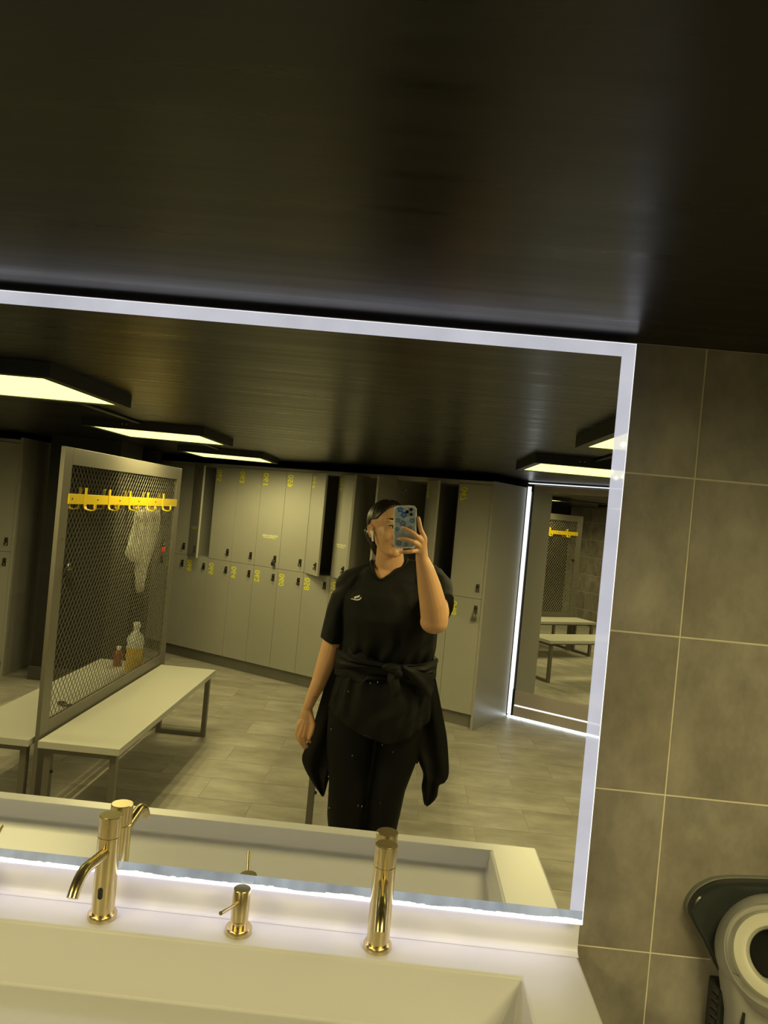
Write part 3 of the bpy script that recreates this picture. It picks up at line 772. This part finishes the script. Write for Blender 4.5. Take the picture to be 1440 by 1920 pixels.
hair.add(vs_, fs_)
hair.ell(H(0,-.070,-.045), (.052,.040,.045), HR)
hair.mirror_y().build('hair', m_hair, PER, smooth=True)
tail = MB().chain([H(-.022,-.105,-.040), (-.128,1.795,1.480), (-.124,1.800,1.455), (-.116,1.800,1.430)], [.022,.019,.016,.007], 14)
tail.mirror_y(); me = remeshed(tail, .004, 3, 'hair_tail'); me.materials.clear(); me.materials.append(m_hair); link('hair_tail', me, PER)
for s in (-1, 1):
    e = MB(); e.ell(H(s*.031,.0765,.0065), (.0120,.0100,.0080), HR, 16, 10); e.mirror_y(); eo = e.build('eye', m_eyew, PER, smooth=True)
    e = MB(); e.ell(H(s*.031+.002,.0845,.0065), (.0050,.0030,.0056), HR, 12, 8); e.mirror_y().build('iris', m_iris, eo, smooth=True)
    e = MB(); e.chain([H(s*.018,.0865,.0115), H(s*.031,.0870,.0130), H(s*.044,.0795,.0105)], [.0016,.0026,.0020], 8); e.mirror_y().build('eyelashes', m_hair, eo, smooth=True)
    e = MB(); e.chain([H(s*.013,.0850,.034), H(s*.028,.0840,.0385), H(s*.042,.0765,.037), H(s*.052,.0660,.031)], [.0034,.0044,.0038,.0018], 8); e.mirror_y().build('eyebrow', m_hair, PER, smooth=True)
e = MB(); e.ell(H(0,.096,-.056), (.020,.008,.0045), HR, 16, 8); e.ell(H(0,.096,-.0645), (.018,.008,.005), HR, 16, 8); e.mirror_y().build('lips', m_lip, PER, smooth=True)
e = MB(); e.chain([H(-.080,.012,-.026), H(-.084,.018,-.029)], [.008,.007], 12); e.chain([H(-.083,.020,-.029), H(-.080,.027,-.060)], [.0042,.0038], 10)
e.mirror_y().build('earbud', m_bud, PER, smooth=True)
e = MB().tube([Vector((-.322,1.752,.815))+Vector((.0265*math.cos(2*PI*q/20), .0255*math.sin(2*PI*q/20), .009*math.cos(2*PI*q/20))) for q in range(21)], .0010, 6)
e.mirror_y().build('bracelet', m_lockdark, PER, smooth=True)

# t-shirt
def sgnpow(a, p): return math.copysign(abs(a)**p, a)
def lerp(a, b, t): return a+(b-a)*t
def table(tb, z):
    for (za, *a), (zb, *b) in zip(tb[:-1], tb[1:]):
        if za >= z >= zb or za <= z <= zb:
            t = (z-za)/(zb-za); t = t*t*(3-2*t)*.5 + t*.5
            return [lerp(p, q, t) for p, q in zip(a, b)]
    return list(tb[-1][1:]) if abs(z-tb[-1][0]) < abs(z-tb[0][0]) else list(tb[0][1:])
# z, left x, right x, front y, back y
SH = [(1.24,-.232,.150,1.632,1.915),(1.17,-.226,.172,1.620,1.920),(1.10,-.220,.174,1.632,1.915),(1.04,-.218,.170,1.640,1.905),(.995,-.212,.160,1.655,1.895),(.965,-.216,.160,1.655,1.90),
      (.92,-.236,.170,1.635,1.925),(.85,-.250,.172,1.622,1.94),(.78,-.256,.172,1.612,1.945),(.70,-.258,.172,1.608,1.945)]
NA = 128
shirt = MB(); rings = []
def ring_at(z, wr_, hem=0):
    xl, xr, yf, yb = table(SH, z); cx, cy, rx, ry = (xl+xr)/2, (yf+yb)/2, (xr-xl)/2, (yb-yf)/2
    out = []
    for k in range(NA):
        a = 2*PI*k/NA; ca, sa = math.cos(a), math.sin(a)
        n_ = noise.noise(Vector((ca*2.2, sa*2.2, z*3.0)))
        fold = wr_*(.6*math.sin(11*a+2.5*math.sin(3*a)+z*9) + .4*math.sin(19*a-z*6)) + .010*n_
        x = cx + sgnpow(ca, .82)*(rx+fold*.5); y = cy + sgnpow(sa, .82)*(ry+fold)
        zz = z
        if hem: # scooped hem: lower in the middle of the front
            u = (x+.01)/.25; front = sstep(.15, -.35, sa)
            zz = z + front*(-.012+.115*min(1, abs(u))**1.6*(1.0 if x < 0 else 1.25)) + (1-front)*.05
        out.append((x, y, zz))
    return out
zs = [1.245,1.21,1.17,1.13,1.10,1.075,1.05,1.03,1.01,.995,.98,.965,.945,.92,.89,.85,.81,.78,.745]
for z in zs:
    wr_ = .004 + .010*math.exp(-((z-.985)/.07)**2)*1.0 + (.012*sstep(.97,.80,z))
    rings.append(ring_at(z, wr_))
hemr = ring_at(.70, .018, 1); rings[-1] = [tuple((Vector(p)*.5+Vector(q)*.5)) for p, q in zip(hemr, rings[-2])]
rings.append(hemr)
rings = rings[::-1]
top = rings[-1]; cen = Vector((-.045,1.775,1.245))
for f_, dz in ((.93,.030),(.80,.055),(.55,.075)):
    rings.append([(cen.x+(p[0]-cen.x)*f_, cen.y+(p[1]-cen.y)*f_, 1.245+dz) for p in top])
shirt.loft(rings, cap=True)
torso(shirt, .010)
shirt.cone((-.05,1.790,1.385), .070, (-.05,1.79,1.30), .105, 24)
# sleeves: the hanging one and the one on the raised arm
shirt.chain([(-.150,1.79,1.330),(-.212,1.79,1.288)], [.055,.062], 24)
def sl(sects, n=36):
    rr_ = []
    for i, (c, u, v, ru, rv) in enumerate(sects):
        c, u, v = Vector(c), Vector(u).normalized(), Vector(v).normalized()
        rr_.append([c + u*(math.cos(2*PI*k/n)*(ru+.003*math.sin(10*PI*k/n+i))) + v*(math.sin(2*PI*k/n)*(rv+.003*math.sin(8*PI*k/n+i*.7))) for k in range(n)])
    shirt.loft(rr_, cap=True)
sl([((-.205,1.79,1.325),(.8,0,.6),(0,1,0),.045,.065), ((-.235,1.79,1.268),(.95,0,.3),(0,1,0),.052,.078), ((-.253,1.79,1.190),(.98,0,.2),(0,1,0),.049,.078), ((-.261,1.79,1.110),(.99,0,.1),(0,1,0),.048,.077), ((-.2665,1.79,1.051),(.985,0,-.17),(0,1,0),.0480,.076)])
sl([((.075,1.79,1.345),(.3,0,.95),(.1,.9,0),.066,.074), ((.120,1.775,1.338),(.6,.2,.78),(.3,.85,-.3),.074,.080), ((.148,1.725,1.300),(.80,.1,.6),(.1,.62,-.75),.073,.080), ((.158,1.675,1.268),(.83,.0,.55),(.1,.5,-.8),.071,.080), ((.166,1.625,1.240),(.85,.0,.50),(.1,.48,-.85),.068,.080)])
shirt.mirror_y()
me = remeshed(shirt, .0055, 4, 't_shirt')
bm = bmesh.new(); bm.from_mesh(me)
VN = [(-.150,1.60),(-.140,1.415),(-.128,1.392),(-.112,1.360),(-.098,1.340),(-.086,1.331),(-.070,1.338),(-.045,1.357),(-.018,1.385),(.002,1.412),(.014,1.440),(.02,1.60)]
def inside(x, z):
    c = False; n = len(VN)
    for i in range(n):
        (xa, za), (xb, zb) = VN[i], VN[(i+1)%n]
        if (za > z) != (zb > z) and x < (xb-xa)*(z-za)/(zb-za)+xa: c = not c
    return c
kill = [f for f in bm.faces if (lambda q: (q.y > -1.80 and inside(q.x, q.z)) or (q.z > 1.34 and ((q.x+.052)/.074)**2+((q.y+1.788)/.075)**2 < 1))(f.calc_center_median())]
bmesh.ops.delete(bm, geom=kill, context='FACES')
# fabric folds
bm.normal_update()
for v in bm.verts:
    x, y, z = v.co; yv = -y
    front = sstep(1.80, 1.66, yv)
    d_ = .004*noise.noise(Vector((x*9, y*9, z*5))) + .0025*noise.noise(Vector((x*22+z*6, y*20, z*10))) + .003*sstep(1.02,.9,z)*math.sin(40*x+6*noise.noise(Vector((x*5,1,z*3))))
    d_ += front*.004*math.sin(60*(x+.02) + 14*noise.noise(Vector((x*4, 3, z*5))))*(sstep(1.22,1.02,z))
    d_ += .003*front*math.sin(70*z + 25*abs(x+.085))*sstep(1.20,1.30,z)*sstep(1.40,1.30,z)
    v.co += v.normal*d_
bnd = [v for v in bm.verts if any(len(e.link_faces) == 1 for e in v.link_edges)]
for it in range(14):
    new = {}
    for v in bnd:
        nb = [e.other_vert(v).co for e in v.link_edges if len(e.link_faces) == 1]
        if len(nb) == 2: new[v] = v.co*.4+(nb[0]+nb[1])*.3
    for v, c in new.items(): v.co = c
# ordered neckline for the collar rib
loop = []
es = {v: [e.other_vert(v) for e in v.link_edges if len(e.link_faces) == 1] for v in bnd}
if bnd:
    v0 = max(bnd, key=lambda q: q.co.y); cur = v0; prev = None
    while True:
        loop.append(cur.co.copy()); nx = [q for q in es[cur] if q is not prev]
        if not nx: break
        prev, cur = cur, nx[0]
        if cur is v0 or len(loop) > 2000: break
bm.to_mesh(me); bm.free()
me.materials.clear(); me.materials.append(m_shirt); me.polygons.foreach_set('use_smooth', [True]*len(me.polygons))
so = link('t_shirt', me, PER)
sd = so.modifiers.new('t', 'SOLIDIFY'); sd.thickness = .003; sd.offset = -1
if len(loop) > 20:
    cb = MB(); cb.tube(loop[::3]+[loop[0]], .0060, 8); cb.build('collar', m_shirt, so, smooth=True)
# small white leaf logo on the chest
LOGO = [[(-.160,.012),(-.118,.020),(-.100,.026),(-.092,.034),(-.140,.026),(-.150,.018)]]
def flat(pts, y, org, sc_, mb):
    vs2 = [(org[0]+px*sc_, y, org[1]-pz*sc_) for px, pz in pts]
    mb.prism([Vector(v) for v in vs2], (0,-.0015,0))
lg = MB()
bodyp = [(470,555),(520,530),(570,550),(640,560),(760,555),(850,510),(885,465),(905,425),(918,470),(895,530),(830,575),(760,600),(620,598),(560,580),(520,570),(480,580)]
wingp = [(580,465),(700,420),(760,395),(838,360),(846,400),(825,450),(760,478),(690,505),(650,520),(640,545),(605,545),(625,505),(600,480)]
for pl_ in (bodyp, wingp): flat([((a-690)/24, (b-480)/24) for a, b in pl_], 1.6115, (-.171,1.262), .0022, lg)
lg.mirror_y().build('logo', m_white, so)

# leggings
lgm = MB()
lgm.ell((-.048,1.785,.88), (.188,.135,.13)); lgm.ell((-.145,1.785,.76), (.108,.120,.13)); lgm.ell((.050,1.785,.76), (.104,.120,.13))
lgm.chain([(-.150,1.785,.78),(-.148,1.780,.62),(-.138,1.775,.47),(-.138,1.785,.33),(-.140,1.80,.10)], [.106,.102,.086,.082,.045], 24)
lgm.chain([(.050,1.785,.78),(.050,1.780,.62),(.022,1.775,.47),(.012,1.785,.33),(.015,1.80,.10)], [.104,.094,.080,.074,.043], 24)
lgm.ell((-.142,1.80,.33), (.080,.075,.11)); lgm.ell((.014,1.80,.33), (.068,.072,.11))
lgm.mirror_y(); me = remeshed(lgm, .008, 8, 'leggings'); me.materials.clear(); me.materials.append(m_legging); link('leggings', me, PER)
for x in (-.145, .022):
    s_ = MB(); rr_ = []
    for yv, hw, h_ in ((1.585,.020,.030),(1.60,.036,.042),(1.64,.045,.052),(1.70,.045,.070),(1.76,.040,.095),(1.81,.038,.105),(1.855,.032,.090),(1.865,.020,.070)):
        rr_.append([(x+math.copysign(abs(math.cos(2*PI*k/20))**.7, math.cos(2*PI*k/20))*hw, yv, .018+h_/2+math.sin(2*PI*k/20)*h_/2) for k in range(20)])
    s_.loft(rr_, cap=True); s_.mirror_y(); sh_ = s_.build('shoe', m_shoe, PER, smooth=True)
    s_ = MB(); s_.loft([[(x+dx, y, z) for dx, y in ((-.02,1.58),(.02,1.58),(.048,1.64),(.046,1.72),(.038,1.80),(.034,1.868),(-.034,1.868),(-.038,1.80),(-.046,1.72),(-.048,1.64))] for z in (0,.022)], cap=True); s_.mirror_y().build('sole', m_sole, sh_)

# jacket tied round the waist
jk = MB(); rr_ = []
for i, (dz, bul) in enumerate(((-.060,.004),(-.04,.013),(-.02,.019),(0,.021),(.018,.016),(.034,.007),(.040,0))):
    z = .985+dz; xl, xr, yf, yb = table(SH, z); cx, cy, rx, ry = (xl+xr)/2, (yf+yb)/2, (xr-xl)/2, (yb-yf)/2; r_ = []
    for k in range(120):
        a = 2*PI*k/120; ca, sa = math.cos(a), math.sin(a)
        narrow = 1-.45*math.exp(-((cx+ca*rx+.0)/.09)**2)*(1 if sa < 0 else 0)
        rip = .006*math.sin(6*a + i*1.9) + .004*math.sin(3*a - i*2.7)
        r_.append((cx+sgnpow(ca,.85)*(rx+bul+rip+.002), cy+sgnpow(sa,.85)*(ry+bul+rip), .987+dz*narrow*(1.25 if ca < -.3 else 1) + .012*math.sin(2*a+.6)))
    rr_.append(r_)
jk.loft(rr_)
def ribbon(mb, outer, inner, n=12, amp=.010, waves=2.0, thick=.012, seed=0):
    front, back = [], []
    m = len(outer)
    # resample smoothly
    def samp(P, t):
        f = t*(len(P)-1); i = min(int(f), len(P)-2); u = f-i
        p0, p1, p2, p3 = (Vector(P[max(i-1,0)]), Vector(P[i]), Vector(P[i+1]), Vector(P[min(i+2,len(P)-1)]))
        return .5*((2*p1)+(p2-p0)*u+(2*p0-5*p1+4*p2-p3)*u*u+(3*p1-p0-3*p2+p3)*u**3)
    ns = 34
    for i in range(ns):
        t = i/(ns-1); a, b = samp(outer, t), samp(inner, t); f_, k_ = [], []
        for j in range(n+1):
            q = a.lerp(b, j/n); wv = amp*math.sin(PI*waves*j/n + 4*t + seed)*(.4+.6*math.sin(PI*j/n)) + .004*noise.noise(q*18)
            edge = math.sin(PI*min(1, max(0, j/n)))**.5
            f_.append((q.x, q.y+wv-thick*edge, q.z)); k_.append((q.x, q.y+wv+thick*edge, q.z))
        front.append(f_+k_[::-1])
    mb.loft(front, closed=True, cap=True)
# left flap (beside the hanging arm) and right flap, both falling from the hips behind the legs
ribbon(jk, [(-.235,1.77,.985),(-.268,1.775,.90),(-.292,1.79,.79),(-.312,1.80,.69),(-.330,1.80,.608),(-.349,1.80,.540),(-.330,1.80,.490),(-.286,1.80,.430),(-.247,1.80,.386)],
           [(-.150,1.80,.985),(-.16,1.82,.90),(-.17,1.83,.79),(-.18,1.84,.69),(-.19,1.84,.608),(-.20,1.84,.540),(-.215,1.83,.490),(-.228,1.82,.450),(-.238,1.80,.392)], waves=3, amp=.012)
ribbon(jk, [(.168,1.76,.990),(.200,1.77,.88),(.226,1.78,.79),(.252,1.79,.70),(.268,1.79,.61),(.276,1.79,.535),(.262,1.79,.500),(.240,1.79,.485),(.236,1.79,.440),(.216,1.79,.410),(.196,1.79,.394)],
           [(.08,1.80,.985),(.09,1.82,.88),(.10,1.83,.79),(.11,1.83,.70),(.120,1.83,.63),(.138,1.82,.595),(.150,1.82,.56),(.170,1.81,.52),(.168,1.80,.470),(.176,1.80,.430),(.180,1.79,.412)], waves=3, amp=.012, seed=1)
# back panel between the flaps
ribbon(jk, [(-.20,1.86,.985),(-.23,1.93,.90),(-.24,1.95,.80),(-.24,1.95,.65),(-.23,1.94,.50)], [(.14,1.86,.985),(.16,1.93,.90),(.17,1.95,.80),(.17,1.95,.65),(.15,1.94,.52)], n=24, waves=6, amp=.015)
# sleeves crossing the front to the knot
ribbon(jk, [(-.244,1.745,.945),(-.19,1.655,.968),(-.11,1.622,.985),(-.03,1.612,.992)], [(-.240,1.745,1.030),(-.19,1.650,1.022),(-.11,1.622,1.014),(-.03,1.612,1.008)], n=10, waves=4, amp=.008, thick=.008)
ribbon(jk, [(.182,1.745,.940),(.13,1.662,.955),(.07,1.625,.975),(.0,1.612,.990)], [(.182,1.745,1.028),(.13,1.655,1.022),(.07,1.625,1.015),(.0,1.612,1.010)], n=10, waves=4, amp=.008, thick=.008, seed=2)
ribbon(jk, [(.02,1.605,1.000),(.07,1.610,.960),(.125,1.628,.915),(.160,1.65,.880)], [(.05,1.605,1.012),(.10,1.615,.995),(.15,1.645,.970),(.178,1.69,.930)], n=8, waves=2, amp=.006, thick=.007)
ribbon(jk, [(-.012,1.600,.995),(-.018,1.596,.955),(-.002,1.594,.915),(.004,1.598,.880)], [(.028,1.600,.995),(.030,1.594,.955),(.040,1.592,.915),(.028,1.598,.885)], n=6, waves=2, amp=.005, thick=.007)
jk.ell((.004,1.598,.997), (.032,.020,.020)); jk.ell((.022,1.594,.985), (.022,.018,.016), Matrix.Rotation(.7,3,'Y')); jk.ell((-.018,1.600,1.004), (.026,.016,.012), Matrix.Rotation(-.3,3,'Y'))
jk.mirror_y().build('tied_jacket', m_jacket, PER, smooth=True)

# ------------------------------------------------------------------ phone
ph = bpy.data.objects.new('phone', None); C.objects.link(ph); tag(ph, 'smartphone in a clear wavy case with blue flowers, held up in front of the face', 'phone')
# local axes: x along the picture, y up, z toward the glass; origin at the lens that takes the picture
PM = Matrix((IU, -IV, fwd)).transposed()      # columns; mirrored below by building in left-handed x
pm = Matrix((IU, -IV, IU.cross(-IV))).transposed().to_4x4()   # z points away from the glass
pm.translation = Vector((0, -CAMD, CAMZ)) - fwd*.002
ph.matrix_world = pm
def rrect(x0, x1, y0, y1, r, z, n=8, wav=0):
    out = []
    for cx, cy, a0 in ((x1-r,y1-r,0),(x0+r,y1-r,PI/2),(x0+r,y0+r,PI),(x1-r,y0+r,1.5*PI)):
        for i in range(n+1):
            a = a0+PI/2*i/n; out.append((cx+r*math.cos(a), cy+r*math.sin(a), z))
    return out
px0, px1, py0, py1 = -.0500, .0335, -.1330, .0235
mb = MB(); mb.loft([rrect(px0+.004,px1-.004,py0+.004,py1-.004,.013,z) for z in (.0022,.0112)], cap=True); mb.build('phone_body', m_phone, ph)
mb = MB(); mb.loft([rrect(px0+.006,px1-.006,py0+.006,py1-.006,.011,z) for z in (.0112,.0116)], cap=True); mb.build('screen', m_screen, ph)
# wavy clear bumper
def wavy(off, z):
    pts = rrect(px0+off, px1-off, py0+off, py1-off, .015, z, 10); out = []
    # add points along the long sides
    n = len(pts)
    for i in range(n):
        a, b = Vector(pts[i]), Vector(pts[(i+1)%n]); L_ = (b-a).length; k = max(1, int(L_/.004))
        for j in range(k): out.append(a.lerp(b, j/k))
    c = Vector(((px0+px1)/2, (py0+py1)/2, z)); s = 0; res = []
    for i, p in enumerate(out):
        dvec = (p-c).normalized(); res.append(p + dvec*.0009*math.sin(i*1.15))
    return res
mb = MB(); mb.loft([wavy(.0055,.0014), wavy(.0015,.0010), wavy(0,.0045), wavy(0,.0105), wavy(.0030,.0125)]); mb.build('clear_case', m_case, ph, smooth=True)
for lx, ly in ((0,0),(.0143,.0085),(.0148,-.0085)):
    mb = MB(); mb.lathe([(.0062,.0002),(.0062,.0030)], 24, (lx,ly,0), (0,0,1)); mb.build('lens', m_lens, ph)
mb = MB(); mb.lathe([(.0022,.0008),(.0022,.0024)], 14, (-.001,.0125,0), (0,0,1)); mb.build('flash', m_white, ph)
def flower(cx, cy, r, m_, rot=0, n=5):
    mb = MB()
    for i in range(n):
        a = rot+2*PI*i/n; c = Vector((cx+r*.62*math.cos(a), cy+r*.62*math.sin(a), .0019)); poly = []
        for k in range(10):
            b = 2*PI*k/10; q = Vector((r*.46*math.cos(b), r*.42*math.sin(b), 0)); q.rotate(Matrix.Rotation(a,3,'Z')); poly.append(c+q)
        mb.prism(poly, (0,0,.0004))
    f = mb.build('printed_flower', m_, ph)
    MB().lathe([(r*.13,0),(r*.13,.0004)], 8, (cx,cy,.0016), (0,0,1)).build('flower_centre', m_white, f)
flower(-.026,.009,.011,m_petal,.3); flower(-.012,-.010,.012,m_petal,.8); flower(-.034,-.030,.009,m_petal2,.1); flower(-.016,-.042,.012,m_petal2,.5)
flower(.018,-.032,.010,m_petal2,.9); flower(.010,-.058,.009,m_petal2,.2); flower(-.036,-.062,.008,m_petal2,.6); flower(-.030,-.112,.010,m_petal2,.3); flower(-.004,-.118,.007,m_petal2,0)
